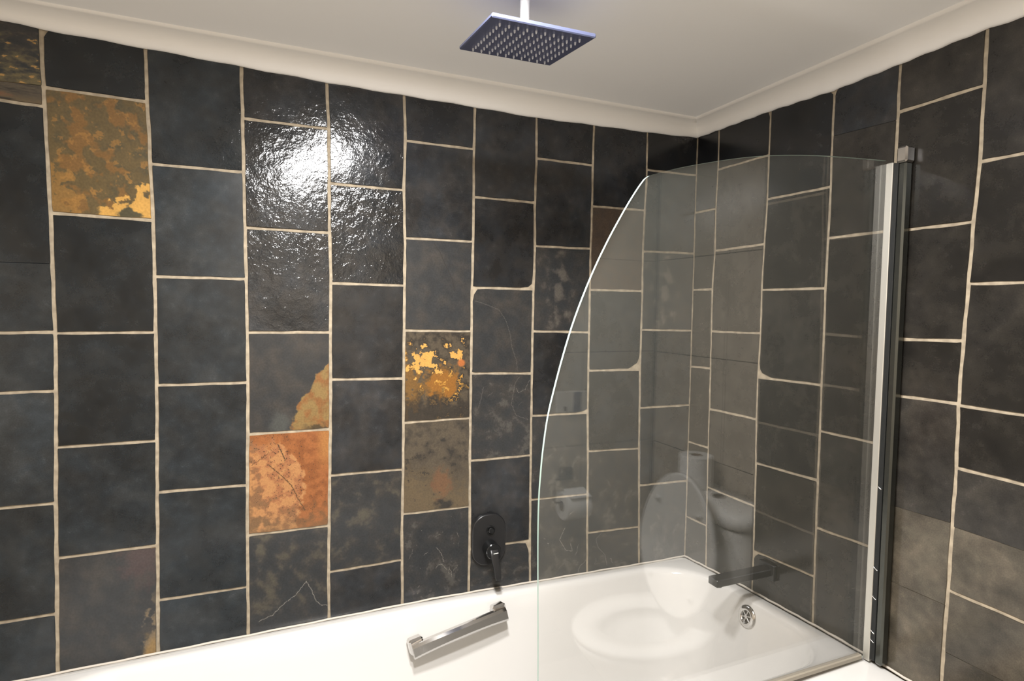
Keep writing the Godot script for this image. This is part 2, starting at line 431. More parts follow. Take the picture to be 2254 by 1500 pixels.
func stroke(im: Image, pts: Array, c: Color, width := 1.3, wobble := 1.2) -> void:
	for i in pts.size() - 1:
		var a := Vector2(pts[i][0] * TW, pts[i][1] * TH)
		var b := Vector2(pts[i + 1][0] * TW, pts[i + 1][1] * TH)
		var n := int(a.distance_to(b)) + 1
		for k in n:
			var p := a.lerp(b, float(k) / n) + Vector2(sin(k * 0.31 + i) + sin(k * 0.83), cos(k * 0.27) + sin(k * 0.71 + i)) * wobble * 0.6
			var s := 0.45 + 0.55 * absf(sin(k * 0.17 + i * 2.0))
			for dy in range(-2, 3):
				for dx in range(-2, 3):
					var q := Vector2i(int(p.x) + dx, int(p.y) + dy)
					if q.x < 0 or q.y < 0 or q.x >= TW or q.y >= TH:
						continue
					var f := clampf(width - Vector2(q).distance_to(p), 0.0, 1.0) * s
					if f > 0.0:
						im.set_pixelv(q, im.get_pixelv(q).lerp(c, f))

func squiggles(im: Image, sd: int, count: int, c: Color) -> void:
	var r := RandomNumberGenerator.new()
	r.seed = sd
	for i in count:
		var p := Vector2(r.randf_range(0.08, 0.92), r.randf_range(0.2, 0.95))
		var dir := Vector2.from_angle(r.randf() * TAU) * r.randf_range(0.02, 0.06)
		var line := [[p.x, p.y]]
		for k in r.randi_range(1, 4):
			p += dir
			dir = dir.rotated(r.randf_range(-1.0, 1.0))
			line.append([p.x, p.y])
		stroke(im, line, c, r.randf_range(0.8, 1.3))
	for i in count:
		var s := Vector2i(r.randi_range(4, TW - 5), r.randi_range(4, TH - 5))
		im.fill_rect(Rect2i(s, Vector2i(2, 2)), c.darkened(0.2))

# ------------------------------------------------------------------ materials
var slate_mats := []
var special := {}
func make_materials() -> void:
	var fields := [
		slate_field(11, Color8(60, 68, 74), Color8(70, 75, 78), 0.15),
		slate_field(31, Color8(60, 63, 67), Color8(70, 69, 69), 0.2),
		slate_field(51, Color8(64, 61, 57), Color8(73, 69, 63), 0.15),  # short wall slate, warm light bounced off the beige room tinted in
		slate_field(61, Color8(100, 93, 80), Color8(108, 99, 85), 0.08)]
	var smooth_relief := relief_field(5, 0.55, 0.5)
	var riven := relief_field(9, 1.0, 0.4)
	mats.smooth_relief = smooth_relief
	mats.riven = riven
	# index: field * 8 + tone * 2 + riven
	for f in 4:
		for tone in 4:
			for rv in 2:
				var m := plain(Color.WHITE.darkened([0.28, 0.18, 0.09, 0.40][tone]), 0.34)
				m.albedo_texture = fields[f]
				m.heightmap_enabled = true
				m.heightmap_texture = riven if rv else smooth_relief
				m.heightmap_scale = 0.085 if rv else 0.010
				m.roughness = 0.10 if rv else 0.20
				slate_mats.append(m)
	var pale := Color8(176, 170, 158)
	var pics := {}
	for k in [["gold", 101], ["olive", 112], ["orange", 123], ["flakes", 134], ["half", 145], ["brown", 156], ["tan", 167], ["moss", 178], ["stain", 189], ["cloud", 190], ["worn", 201]]:
		pics[k[0]] = stone_picture(k[0], k[1])
	pics.crack_wide = stone_picture("moss", 222)
	stroke(pics.crack_wide, [[0.10, 0.84], [0.28, 0.80], [0.42, 0.71], [0.58, 0.64], [0.72, 0.52], [0.78, 0.60], [0.85, 0.74], [0.92, 0.79], [1.0, 0.80]], Color8(160, 156, 146), 1.5)
	pics.crack_thin = stone_picture("plain", 233)
	stroke(pics.crack_thin, [[0.02, 0.14], [0.2, 0.18], [0.42, 0.24], [0.54, 0.36], [0.62, 0.52], [0.66, 0.70], [0.74, 0.86], [0.76, 0.99]], Color8(124, 120, 112), 1.15)
	pics.loops = stone_picture("worn", 244)
	stroke(pics.loops, [[0.80, 0.02], [0.72, 0.10], [0.68, 0.28], [0.66, 0.36], [0.75, 0.50], [0.96, 0.56]], Color8(128, 124, 116), 1.2)
	stroke(pics.loops, [[0.98, 0.06], [0.90, 0.18], [0.78, 0.22], [0.74, 0.16]], Color8(140, 136, 128), 1.3)
	stroke(pics.loops, [[0.18, 0.14], [0.14, 0.28], [0.10, 0.40]], Color8(120, 116, 110), 1.2)
	squiggles(pics.loops, 3, 5, Color8(120, 116, 108))
	pics.scratched = stone_picture("worn", 255)
	squiggles(pics.scratched, 4, 11, pale)
	pics.curl = stone_picture("worn", 266)
	stroke(pics.curl, [[0.60, 0.36], [0.50, 0.50], [0.62, 0.64], [0.74, 0.66], [0.70, 0.56]], pale, 1.3)
	squiggles(pics.curl, 6, 6, pale)
	pics.vein = stone_picture("worn", 277)
	stroke(pics.vein, [[0.26, 0.0], [0.14, 0.14], [0.18, 0.34], [0.32, 0.56], [0.36, 0.84]], Color8(156, 150, 140), 1.2)
	squiggles(pics.vein, 8, 4, pale)
	pics.fold = stone_picture("plain", 288)
	stroke(pics.fold, [[0.40, 0.02], [0.50, 0.12], [0.60, 0.28], [0.70, 0.42], [0.74, 0.56]], Color8(58, 56, 54), 1.6)
	stroke(pics.orange, [[0.34, 0.10], [0.40, 0.20], [0.44, 0.28]], Color8(84, 66, 48), 2.0)
	stroke(pics.orange, [[0.22, 0.30], [0.38, 0.42], [0.52, 0.54], [0.60, 0.68], [0.70, 0.82]], Color8(98, 74, 50), 1.8)
	stroke(pics.orange, [[0.02, 0.30], [0.14, 0.24], [0.24, 0.18]], Color8(90, 66, 46), 1.3)
	for k in pics:
		var m := plain(Color.WHITE.darkened(0.20), 0.24)
		m.albedo_texture = tex(pics[k])
		m.heightmap_enabled = true
		m.heightmap_texture = tex(relief_of(pics[k]))
		m.heightmap_scale = 0.008
		special[k] = m
	var gr := plain(Color8(206, 192, 172), 0.85)
	gr.albedo_texture = tinted_noise(71, 0.06, Color8(168, 160, 148), Color8(226, 216, 200))
	gr.uv1_triplanar = true
	gr.uv1_world_triplanar = true
	gr.uv1_scale = Vector3(1.6, 1.6, 1.6)
	gr.albedo_color = Color8(202, 195, 182)
	mats.grout = gr
	mats.ceiling = plain(Color8(250, 250, 250), 0.8)
	mats.cornice = plain(Color8(243, 241, 238), 0.55)
	mats.acrylic = plain(Color8(210, 208, 204), 0.10)
	mats.acrylic.metallic_specular = 0.5
	mats.chrome = plain(Color8(208, 206, 204), 0.10, 1.0)
	mats.satin = plain(Color8(212, 210, 202), 0.45, 0.85)
	mats.black = plain(Color8(30, 30, 31), 0.34)
	mats.black_gloss = plain(Color8(24, 25, 26), 0.16)
	mats.rubber = plain(Color8(22, 24, 24), 0.5)
	mats.ceramic = plain(Color8(240, 238, 233), 0.07)
	mats.tissue = plain(Color8(242, 240, 236), 0.95)
	mats.card = plain(Color8(150, 128, 104), 0.9)
	mats.beige_tile = plain(Color8(188, 179, 166), 0.30)
	mats.beige_tile.albedo_texture = tinted_noise(83, 0.02, Color8(226, 222, 216), Color8(255, 252, 248))
	mats.beige_tile.uv1_triplanar = true
	mats.beige_tile.uv1_world_triplanar = true
	mats.dark_joint = plain(Color8(84, 78, 70), 0.9)
	mats.floor = plain(Color8(176, 168, 156), 0.35)
	var gl := plain(Color(0.80, 0.82, 0.78, 0.022), 0.0)
	gl.transparency = BaseMaterial3D.TRANSPARENCY_ALPHA
	mats.glass = gl
	mats.glass_edge = plain(Color8(172, 196, 186), 0.25)

func relief_of(im: Image) -> Image:
	var g: Image = im.duplicate()
	g.convert(Image.FORMAT_L8)
	return g

func tinted_noise(sd: int, freq: float, a: Color, b: Color) -> ImageTexture:
	var n := 384
	var d := noise_bytes(n, n, sd, freq, 5, true)
	var out := PackedByteArray()
	out.resize(n * n * 3)
	for i in n * n:
		var c := a.lerp(b, d[i] / 255.0)
		out[i * 3] = c.r8
		out[i * 3 + 1] = c.g8
		out[i * 3 + 2] = c.b8
	return tex(Image.create_from_data(n, n, false, Image.FORMAT_RGB8, out))

# ------------------------------------------------------------------ room shell
func make_shell() -> void:
	var f := structure("floor", "grey tiled bathroom floor", "floor")
	var st := new_st()
	box(st, Vector3(-1.0, -0.05, 0.9), Vector3(3.0, 0.10, 2.2))
	obj("slab", st, mats.floor, f)
	var c := structure("ceiling", "plain off-white painted ceiling above the slate walls", "ceiling")
	st = new_st()
	box(st, Vector3(-1.0, CEILING_Y + 0.05, 0.9), Vector3(3.0, 0.10, 2.2))
	obj("plaster", st, mats.ceiling, c)
	# walls behind and beside the camera, tiled beige; seen in the glass
	var b := structure("wall_back", "beige tiled wall behind the camera, mirrored in the glass", "wall")
	st = new_st()
	box(st, Vector3(-1.0, 1.05, 1.855), Vector3(2.9, 2.1, 0.10))
	obj("backing", st, mats.dark_joint, b)
	for r in 6:
		var y0 := r * 0.378 + 0.125 - 0.378
		for k in 5:
			var x0 := -2.42 + k * 0.56
			add_big_tile(b, Vector3(x0 + 0.28, y0 + 0.189, 1.802), Vector3(0.557, 0.375, 0.008))
	var w := structure("wall_left", "beige tiled wall at the head of the bath", "wall")
	st = new_st()
	box(st, Vector3(-2.31, 1.05, 0.9), Vector3(0.10, 2.1, 2.0))
	obj("backing", st, mats.dark_joint, w)
	for r in 6:
		var y0 := r * 0.378 + 0.125 - 0.378
		for k in 4:
			add_big_tile(w, Vector3(-2.256, y0 + 0.189, 0.05 + k * 0.56 - 0.1), Vector3(0.008, 0.375, 0.557))
	var n := structure("wall_niche", "beige tiled wall behind the toilet, mirrored in the glass", "wall")
	st = new_st()
	box(st, Vector3(0.21, 1.05, 1.43), Vector3(0.10, 2.1, 0.80))
	obj("backing", st, mats.dark_joint, n)
	for r in 6:
		var y0 := r * 0.378 + 0.125 - 0.378
		for k in 2:
			add_big_tile(n, Vector3(0.156, y0 + 0.189, 1.17 + k * 0.40), Vector3(0.008, 0.375, 0.397))

func add_big_tile(parent: Node, c: Vector3, s: Vector3) -> void:
	var lo := maxf(c.y - s.y / 2, 0.0)
	var hi := minf(c.y + s.y / 2, CEILING_Y - 0.002)
	if hi - lo < 0.02:
		return
	var st := new_st()
	box(st, Vector3(c.x, (lo + hi) / 2, c.z), Vector3(s.x, hi - lo, s.z), 0.0012)
	obj("wall_tile", st, mats.beige_tile, parent)

# ------------------------------------------------------------------ slate walls
# keys: wall letter, column, row (from the top)
const SPECIAL := {
	"m1_0": "olive", "m1_1": "brown", "m2_1": "gold", "m2_5": "stain",
	"m4_3": "half", "m4_4": "orange", "m4_5": "crack_wide", "m5_4": "moss",
	"m6_2": "fold", "m6_3": "flakes", "m6_4": "brown", "m6_5": "scratched",
	"m7_2": "crack_thin", "m7_3": "loops", "m8_2": "cloud", "m8_5": "curl", "m9_1": "tan", "m9_5": "vein",
	"m9_4": "worn", "m10_2": "cloud", "m10_5": "worn", "m7_5": "worn", "m8_4": "worn"}
const RIVEN := ["m4_0", "m4_1", "m4_2", "m5_0", "m5_1", "m6_1", "m7_1", "m3_0"]
const CRAGGY := ["m4_2", "m5_1"]
const TILE_LABELS := {"gold": "ochre and gold stained slate tile", "orange": "rust orange slate tile", "flakes": "dark slate tile with gold flakes", "half": "dark slate tile with a gold brown corner", "brown": "mottled brown slate tile", "tan": "plain tan brown slate tile", "crack_wide": "dark slate tile with a pale crack"}
# tone: 0 mid, 1 lighter, 2 lightest, 3 darkest
const TONE := {"m2_0": 3, "m2_2": 3, "m1_2": 3, "m2_3": 3, "m1_3": 0, "m10_0": 3, "m9_0": 0, "e0_0": 3, "e1_0": 3, "e2_0": 3, "e4_4": 2, "e4_5": 2, "e4_6": 2, "e5_5": 2, "e5_6": 1, "e5_7": 0, "e5_4": 2}
const PALE := ["e4_5", "e4_6", "e5_5", "e5_6", "e5_7"]
# chipped corners filled with grout: [corner 0 TL 1 TR 2 BR 3 BL, width, height]
const CHIPS := {"m7_1": [2, 0.018, 0.014], "m7_2": [0, 0.014, 0.020], "m9_2": [2, 0.042, 0.024], "e2_2": [3, 0.022, 0.026], "e2_5": [0, 0.016, 0.014], "m7_5": [1, 0.012, 0.030], "m2_0": [0, 0.012, 0.02], "m8_3": [2, 0.03, 0.008], "e1_0": [1, 0.01, 0.012], "e2_0": [1, 0.012, 0.012], "e3_0": [0, 0.012, 0.012]}

func make_slate_walls() -> void:
	var wm := structure("wall_main", "long wall of dark slate tiles with pale grout beside the bath", "wall")
	var st := new_st()
	box(st, Vector3(-1.08, 1.05, -0.0525), Vector3(2.46, 2.1, 0.10))
	obj("grout", st, mats.grout, wm)
	lay_tiles(wm, "m", EDGES_MAIN, JOINTS_MAIN, TOP_MAIN, BOTTOM_MAIN)
	var we := structure("wall_right", "short wall of grey slate tiles behind the glass screen, warm room bounce tinted into their colour", "wall")
	st = new_st()
	box(st, Vector3(0.0525, 1.05, 0.5335), Vector3(0.10, 2.1, 1.068))
	obj("grout", st, mats.grout, we)
	lay_tiles(we, "e", EDGES_END, JOINTS_END, TOP_END, BOTTOM_END)

func lay_tiles(wall: Node, letter: String, edges: Array, joints: Array, top: Array, bottom: Array) -> void:
	for c in edges.size() - 1:
		var js: Array = joints[c]
		for r in js.size() + 1:
			var key := "%s%d_%d" % [letter, c, r]
			var xm_l: float = along(edges[c], 1.3)
			var xm_r: float = along(edges[c + 1], 1.3)
			var g_top := 0.0045
			var g_bot := 0.0045
			var ty := [0.0, 0.0]
			var by := [0.0, 0.0]
			if r == 0:
				ty = [along(top, xm_l) + 0.004, along(top, xm_r) + 0.004]
				g_top = 0.0
			else:
				ty = [js[r - 1][0], js[r - 1][1]]
				g_top = 0.0007 if js[r - 1][2] else 0.0042
			if r == js.size():
				by = [along(bottom, xm_l) - 0.010, along(bottom, xm_r) - 0.010]
				g_bot = 0.0
			else:
				by = [js[r][0], js[r][1]]
				g_bot = 0.0007 if js[r][2] else 0.0042
			var first := c == 0
			var last := c == edges.size() - 2
			var hw := 0.0046
			var gl: float = 0.0 if first and letter == "m" else (0.003 if first else hw)
			var gr_: float = (0.003 if letter == "m" else 0.0) if last else hw
			if letter == "m" and c <= 2:
				gl = 0.0052
			var m: Material
			var own := SPECIAL.has(key)
			if own:
				m = special[SPECIAL[key]]
			else:
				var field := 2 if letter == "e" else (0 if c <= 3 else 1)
				if key in PALE:
					field = 3
				if letter == "e" and r == 0 and c < 4:
					field = 1
				var tone: int = TONE.get(key, [0, 1, 0, 1, 0][rng.randi() % 5])
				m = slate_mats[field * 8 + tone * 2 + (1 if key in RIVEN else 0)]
			if key in CRAGGY:
				m = m.duplicate()
				(m as StandardMaterial3D).heightmap_scale = 0.19
			var t := MeshInstance3D.new()
			t.name = "slate_tile"
			if own and TILE_LABELS.has(SPECIAL[key]):
				t.set_meta("label", TILE_LABELS[SPECIAL[key]])
			t.mesh = tile_mesh(letter == "m", edges[c], edges[c + 1], gl, gr_, ty, by, g_top, g_bot, own, CHIPS.get(key, []), key in RIVEN)
			t.material_override = m
			wall.add_child(t, true)

func tile_mesh(main: bool, le: Array, re: Array, gl: float, gr_: float, ty: Array, by: Array, gt: float, gb: float, own: bool, chip: Array, riven: bool) -> ArrayMesh:
	var nu := 7
	var nv := 9
	var us := [0.0, 0.05, 0.22, 0.42, 0.60, 0.80, 0.95, 1.0]
	var vs := [0.0, 0.04, 0.15, 0.28, 0.42, 0.56, 0.70, 0.85, 0.96, 1.0]
	var off := Vector2(rng.randf(), rng.randf())
	var ph := rng.randf() * 100.0
	var tilt := Vector2(rng.randf_range(-0.006, 0.006), rng.randf_range(-0.006, 0.006))
	var pos := []
	var uvs := []
	var cx := (along(le, 1.3) + along(re, 1.3)) * 0.5
	var cy: float = (ty[0] + by[0]) * 0.5
	for j in nv + 1:
		var row := []
		var ruv := []
		for i in nu + 1:
			var u: float = us[i]
			var v: float = vs[j]
			var y0 := lerpf(ty[0], ty[1], u) - gt
			var y1 := lerpf(by[0], by[1], u) + gb
			var y := lerpf(y0, y1, v)
			var x0 := along(le, y) + gl
			var x1 := along(re, y) - gr_
			# edges broken by hand
			if i == 0 and gl > 0.0: x0 += edge_wave(y * 60.0 + ph) * 0.0008
			if i == nu and gr_ > 0.0: x1 += edge_wave(y * 57.0 + ph * 1.3) * 0.0008
			var x := lerpf(x0, x1, u)
			if j == 0 and gt > 0.001: y += edge_wave(x * 66.0 + ph * 0.7) * 0.0009
			if j == nv and gb > 0.001: y += edge_wave(x * 63.0 + ph * 1.7) * 0.0009
			if chip.size() == 3:
				var right: bool = chip[0] == 1 or chip[0] == 2
				var low: bool = chip[0] >= 2
				var dx := (x1 - x) if right else (x - x0)
				var dy := (y - y1) if low else (y0 - y)
				var s: float = dx / chip[1] + dy / chip[2]
				if s < 1.0:
					var k: float = 1.0 - s
					x += (-1.0 if right else 1.0) * k * chip[1] * (0.5 + 0.25 * sin(ph + i))
					y += (1.0 if low else -1.0) * k * chip[2] * (0.5 - 0.25 * sin(ph + i))
			var dome := (x - cx) * tilt.x + (y - cy) * tilt.y + edge_wave(x * 17.0 + y * 11.0 + ph) * (0.0008 if riven else 0.0002)
			row.append([x, y, dome])
			ruv.append(Vector2(u, v) if own else Vector2(x, -y) / 0.62 + off)
		pos.append(row)
		uvs.append(ruv)
	var st := SurfaceTool.new()
	st.begin(Mesh.PRIMITIVE_TRIANGLES)
	st.set_smooth_group(0)
	for j in nv:
		for i in nu:
			for k in [[0, 0], [0, 1], [1, 1], [0, 0], [1, 1], [1, 0]]:
				st.set_uv(uvs[j + k[0]][i + k[1]])
				st.add_vertex(wall_point(main, pos[j + k[0]][i + k[1]], 0.0, 0.0, 0.0))
	# chamfer and sides
	var ring := []
	for i in nu: ring.append([0, i])
	for j in nv: ring.append([j, nu])
	for i in nu: ring.append([nv, nu - i])
	for j in nv: ring.append([nv - j, 0])
	for q in ring.size():
		var a: Array = ring[q]
		var b: Array = ring[(q + 1) % ring.size()]
		var pa: Array = pos[a[0]][a[1]]
		var pb: Array = pos[b[0]][b[1]]
		var d := Vector2(pb[0] - pa[0], pb[1] - pa[1]).normalized()
		var o := Vector2(-d.y, d.x) * 0.0007
		var fa := wall_point(main, pa, 0, 0, 0)
		var fb := wall_point(main, pb, 0, 0, 0)
		var ma := wall_point(main, pa, o.x, o.y, -0.0010)
		var mb := wall_point(main, pb, o.x, o.y, -0.0010)
		var ba := wall_point(main, pa, o.x, o.y, -0.0050)
		var bb := wall_point(main, pb, o.x, o.y, -0.0050)
		st.set_smooth_group(-1)
		for p in [fa, ma, mb, fa, mb, fb, ma, ba, bb, ma, bb, mb]:
			st.set_uv(uvs[a[0]][a[1]])
			st.add_vertex(p)
	st.generate_normals()
	return st.commit()

func edge_wave(t: float) -> float:
	return (sin(t) + 0.6 * sin(t * 2.3 + 1.0) + 0.5 * sin(t * 5.1 + 2.0)) * 0.6

func wall_point(main: bool, p: Array, dx: float, dy: float, dd: float) -> Vector3:
	if main:
		return Vector3(p[0] + dx, p[1] + dy, p[2] + dd)
	return Vector3(-(p[2] + dd), p[1] + dy, p[0] + dx)

# ------------------------------------------------------------------ cornices
func make_cornices() -> void:
	# a plaster cove whose lower edge follows the uneven tile tops
	var prof := []
	prof.append([0.0, 0.0])
	prof.append([0.010, 0.0])
	prof.append([0.012, 0.006])
	for k in 7:
		var a := PI / 2 * k / 6.0
		prof.append([0.014 + 0.040 * (1.0 - cos(a)), 0.008 + 0.036 * sin(a)])
	prof.append([0.060, 0.044])
	prof.append([0.062, 0.052])
	for w in 2:
		var main := w == 0
		var o := structure("trim_%d" % (w + 1), "white plaster cornice along the top of the %s slate wall" % ("long" if main else "short"), "cornice")
		var st := new_st()
		var line: Array = TOP_MAIN if main else TOP_END
		var rings := []
		var n := 60
		for i in n + 1:
			var far: float = (-2.258 if main else 1.066)
			var s: float = lerpf(0.0, far, float(i) / n)
			var y := along(line, s) + 0.0012 * sin(i * 1.7) * (1.0 if i > 0 else 0.0)
			var ring := PackedVector3Array()
			for p in prof:
				var out: float = p[0]
				var yy: float = lerpf(y, CEILING_Y, p[1] / 0.052)
				var ss := s
				# mitre at the corner
				if absf(s) < out and i == 0:
					ss = -out if main else out
				ring.append(Vector3(ss, yy, out) if main else Vector3(-out, yy, ss))
			rings.append(ring)
		loft(st, rings, false, main)
		obj("moulding", st, mats.cornice, o)

# ------------------------------------------------------------------ bath
func rim_at(x: float, z: float) -> float:
	# the acrylic rim dips a little at its ends
	var a := along([[-1.95, 0.566], [-1.5, 0.572], [-0.9, 0.580], [-0.5, 0.573], [0.0, 0.566]], x)
	var b := along([[0.0, 0.566], [0.25, 0.580], [0.6, 0.589], [0.8, 0.586]], z)
	var f := clampf(1.0 + x / 0.35, 0.0, 1.0)
	var g := clampf(z / 0.5, 0.0, 1.0)
	return lerpf(lerpf(a, 0.582, g), b, f)

func make_bath() -> void:
	var t := thing("bathtub", "white acrylic bathtub with a wide rim fitted into the slate corner", "bathtub")
	var rows := [
		# inset at drain end, at head end, at wall side, at front side, radius, drop
		[0.0, 0.0, 0.0, 0.0, 0.012, 0.045],
		[0.0, 0.0, 0.0, 0.0, 0.012, 0.008],
		[0.004, 0.004, 0.001, 0.004, 0.014, 0.002],
		[0.010, 0.010, 0.003, 0.010, 0.018, 0.0],
		[0.031, 0.070, 0.024, 0.140, 0.170, 0.0],
		[0.040, 0.078, 0.032, 0.148, 0.170, 0.0015],
		[0.046, 0.088, 0.038, 0.156, 0.170, 0.007],
		[0.050, 0.098, 0.043, 0.162, 0.168, 0.018],
		[0.057, 0.130, 0.055, 0.174, 0.165, 0.060],
		[0.075, 0.210, 0.080, 0.192, 0.160, 0.150],
		[0.098, 0.320, 0.110, 0.215, 0.155, 0.250],
		[0.116, 0.390, 0.128, 0.232, 0.150, 0.312],
		[0.142, 0.440, 0.150, 0.254, 0.145, 0.346],
		[0.180, 0.490, 0.182, 0.282, 0.125, 0.368],
		[0.235, 0.550, 0.222, 0.314, 0.095, 0.381],
		[0.320, 0.640, 0.275, 0.352, 0.060, 0.387],
		[0.600, 0.900, 0.340, 0.400, 0.020, 0.390]]
	var rings := []
	for r in rows:
		var o := round_rect(-1.935 + r[1], -0.004 - r[0], 0.004 + r[2], 0.80 - r[3], [r[4], r[4] * 0.8 + 0.004, r[4], r[4]], 12, 14)
		var ring := PackedVector3Array()
		for p in o:
			var top := rim_at(p.x, p.y)
			var keep: float = clampf(1.0 - r[5] / 0.2, 0.0, 1.0)
			ring.append(Vector3(p.x, lerpf(RIM_Y, top, keep) - r[5], p.y))
		rings.append(ring)
	var st := new_st()
	loft(st, rings, true, true)
	cap(st, rings[-1], true)
	obj("shell", st, mats.acrylic, t)
	st = new_st()
	box(st, Vector3(-0.97, 0.268, 0.775), Vector3(1.92, 0.532, 0.018), 0.003)
	obj("front_panel", st, mats.acrylic, t)
	st = new_st()
	box(st, Vector3(-1.925, 0.268, 0.39), Vector3(0.018, 0.532, 0.75), 0.003)
	obj("end_panel", st, mats.acrylic, t)
	# overflow
	var dir := Vector3(-1, 0.22, 0).normalized()
	var b := Basis(Quaternion(Vector3.UP, dir))
	var at := Vector3(-0.0595, 0.534, 0.352)
	st = new_st()
	lathe(st, [[0.0165, 0.0045], [0.0185, 0.0075], [0.022, 0.0078], [0.030, 0.0045], [0.0325, 0.0015], [0.0325, -0.004]], 40, Transform3D(b, at), true)
	var ov := obj("overflow", st, mats.chrome, t)
	ov.set_meta("label", "round chrome overflow with a slotted grille")
	st = new_st()
	lathe(st, [[0.0, 0.0], [0.017, 0.0], [0.017, -0.004]], 24, Transform3D(b, at))
	obj("overflow_hole", st, plain(Color8(60, 54, 46), 0.6), ov)
	st = new_st()
	lathe(st, [[0.0, 0.0072], [0.005, 0.0066], [0.005, 0.0]], 16, Transform3D(b, at))
	for k in 6:
		var a := TAU * k / 6.0 + 0.2
		box(st, at + b * Vector3(cos(a) * 0.0105, 0.004, sin(a) * 0.0105), Vector3(0.0135, 0.003, 0.0034), 0.0006, b * Basis(Vector3.UP, -a))
	obj("grille", st, mats.chrome, ov)

func make_sealant() -> void:
	# sealant beads where the rim meets the walls
	for w in 2:
		var t := structure("trim_%d" % (w + 3), "thin pale sealant line between the bath rim and the %s slate wall" % ("long" if w == 0 else "short"), "sealant")
		var st := new_st()
		var pts := []
		for i in 41:
			var s: float = lerpf(-0.002, -1.93, i / 40.0) if w == 0 else lerpf(0.002, 0.79, i / 40.0)
			var y := rim_at(s, 0.0) if w == 0 else rim_at(0.0, s)
			pts.append(Vector3(s, y + 0.0005 + 0.0008 * sin(i * 2.1), 0.0012) if w == 0 else Vector3(-0.0012, y + 0.0005 + 0.0008 * sin(i * 1.9), s))
		tube(st, pts, 0.0032, 8, false)
		obj("bead", st, plain(Color8(196, 188, 176), 0.6), t)

# ------------------------------------------------------------------ glass screen
func make_screen() -> void:
	var t := thing("shower_screen", "clear curved glass bath screen with silver wall strip, standing on the rim", "shower screen")
	var poly := PackedVector2Array()
	var n := GLASS_OUTLINE.size()
	for i in n - 1:
		var p0 := Vector2(GLASS_OUTLINE[maxi(i - 1, 0)][0], GLASS_OUTLINE[maxi(i - 1, 0)][1])
		var p1 := Vector2(GLASS_OUTLINE[i][0], GLASS_OUTLINE[i][1])
		var p2 := Vector2(GLASS_OUTLINE[i + 1][0], GLASS_OUTLINE[i + 1][1])
		var p3 := Vector2(GLASS_OUTLINE[mini(i + 2, n - 1)][0], GLASS_OUTLINE[mini(i + 2, n - 1)][1])
		for k in 4:
			poly.append(p1.cubic_interpolate(p2, p0, p3, k / 4.0))
	poly.append(Vector2(GLASS_OUTLINE[-1][0], GLASS_OUTLINE[-1][1]))
	poly.append(Vector2(-0.0285, 0.596))
	var tri := Geometry2D.triangulate_polygon(poly)
	var st := new_st(false)
	for s in [1.0, -1.0]:
		for i in range(0, tri.size(), 3):
			var a := poly[tri[i]]
			var b := poly[tri[i + 1]]
			var c := poly[tri[i + 2]]
			var cw := (b - a).cross(c - a) < 0.0
			var order := [a, b, c] if cw == (s > 0) else [a, c, b]
			for p in order:
				st.add_vertex(Vector3(p.x, p.y, GLASS_Z + 0.003 * s))
	obj("glass_pane", st, mats.glass, t)
	st = new_st()
	for i in poly.size() - 1:
		var a := poly[i]
		var b := poly[(i + 1) % poly.size()]
		quad(st, Vector3(a.x, a.y, GLASS_Z + 0.003), Vector3(a.x, a.y, GLASS_Z - 0.003), Vector3(b.x, b.y, GLASS_Z - 0.003), Vector3(b.x, b.y, GLASS_Z + 0.003))
	var e := obj("glass_edge", st, mats.glass_edge, t)
	e.set_meta("label", "pale green polished glass edge")
	# fixed to the wall
	st = new_st()
	box(st, Vector3(-0.0150, 1.1855, 0.6950), Vector3(0.026, 1.187, 0.0165), 0.0012)
	var p := obj("wall_profile", st, mats.satin, t)
	p.set_meta("label", "silver aluminium strip on the wall")
	st = new_st()
	box(st, Vector3(-0.0145, 1.1870, 0.7090), Vector3(0.023, 1.178, 0.0110), 0.001)
	obj("seal", st, mats.rubber, t)
	st = new_st()
	box(st, Vector3(-0.0155, 1.1855, 0.7240), Vector3(0.024, 1.181, 0.0185), 0.004)
	obj("hinge_post", st, plain(Color8(92, 94, 90), 0.22, 0.9), t)
	st = new_st()
	box(st, Vector3(-0.0170, 1.7920, 0.7245), Vector3(0.030, 0.036, 0.0245), 0.004)
	obj("end_cap", st, mats.chrome, t)
	st = new_st()
	box(st, Vector3(-0.4725, 0.5985, GLASS_Z), Vector3(0.875, 0.012, 0.013), 0.002)
	var rl := obj("bottom_seal", st, plain(Color8(150, 142, 128), 0.45), t)
	rl.set_meta("label", "grey plastic strip under the glass")
	# drips and screw ends along the dark seal
	for y in [1.019, 0.823, 0.752, 0.668, 0.646]:
		st = new_st()
		tube(st, [Vector3(-0.0270, y + 0.003, 0.704), Vector3(-0.0275, y, 0.708), Vector3(-0.0270, y - 0.003, 0.7125)], 0.0013, 6)
		obj("screw", st, mats.chrome, t)

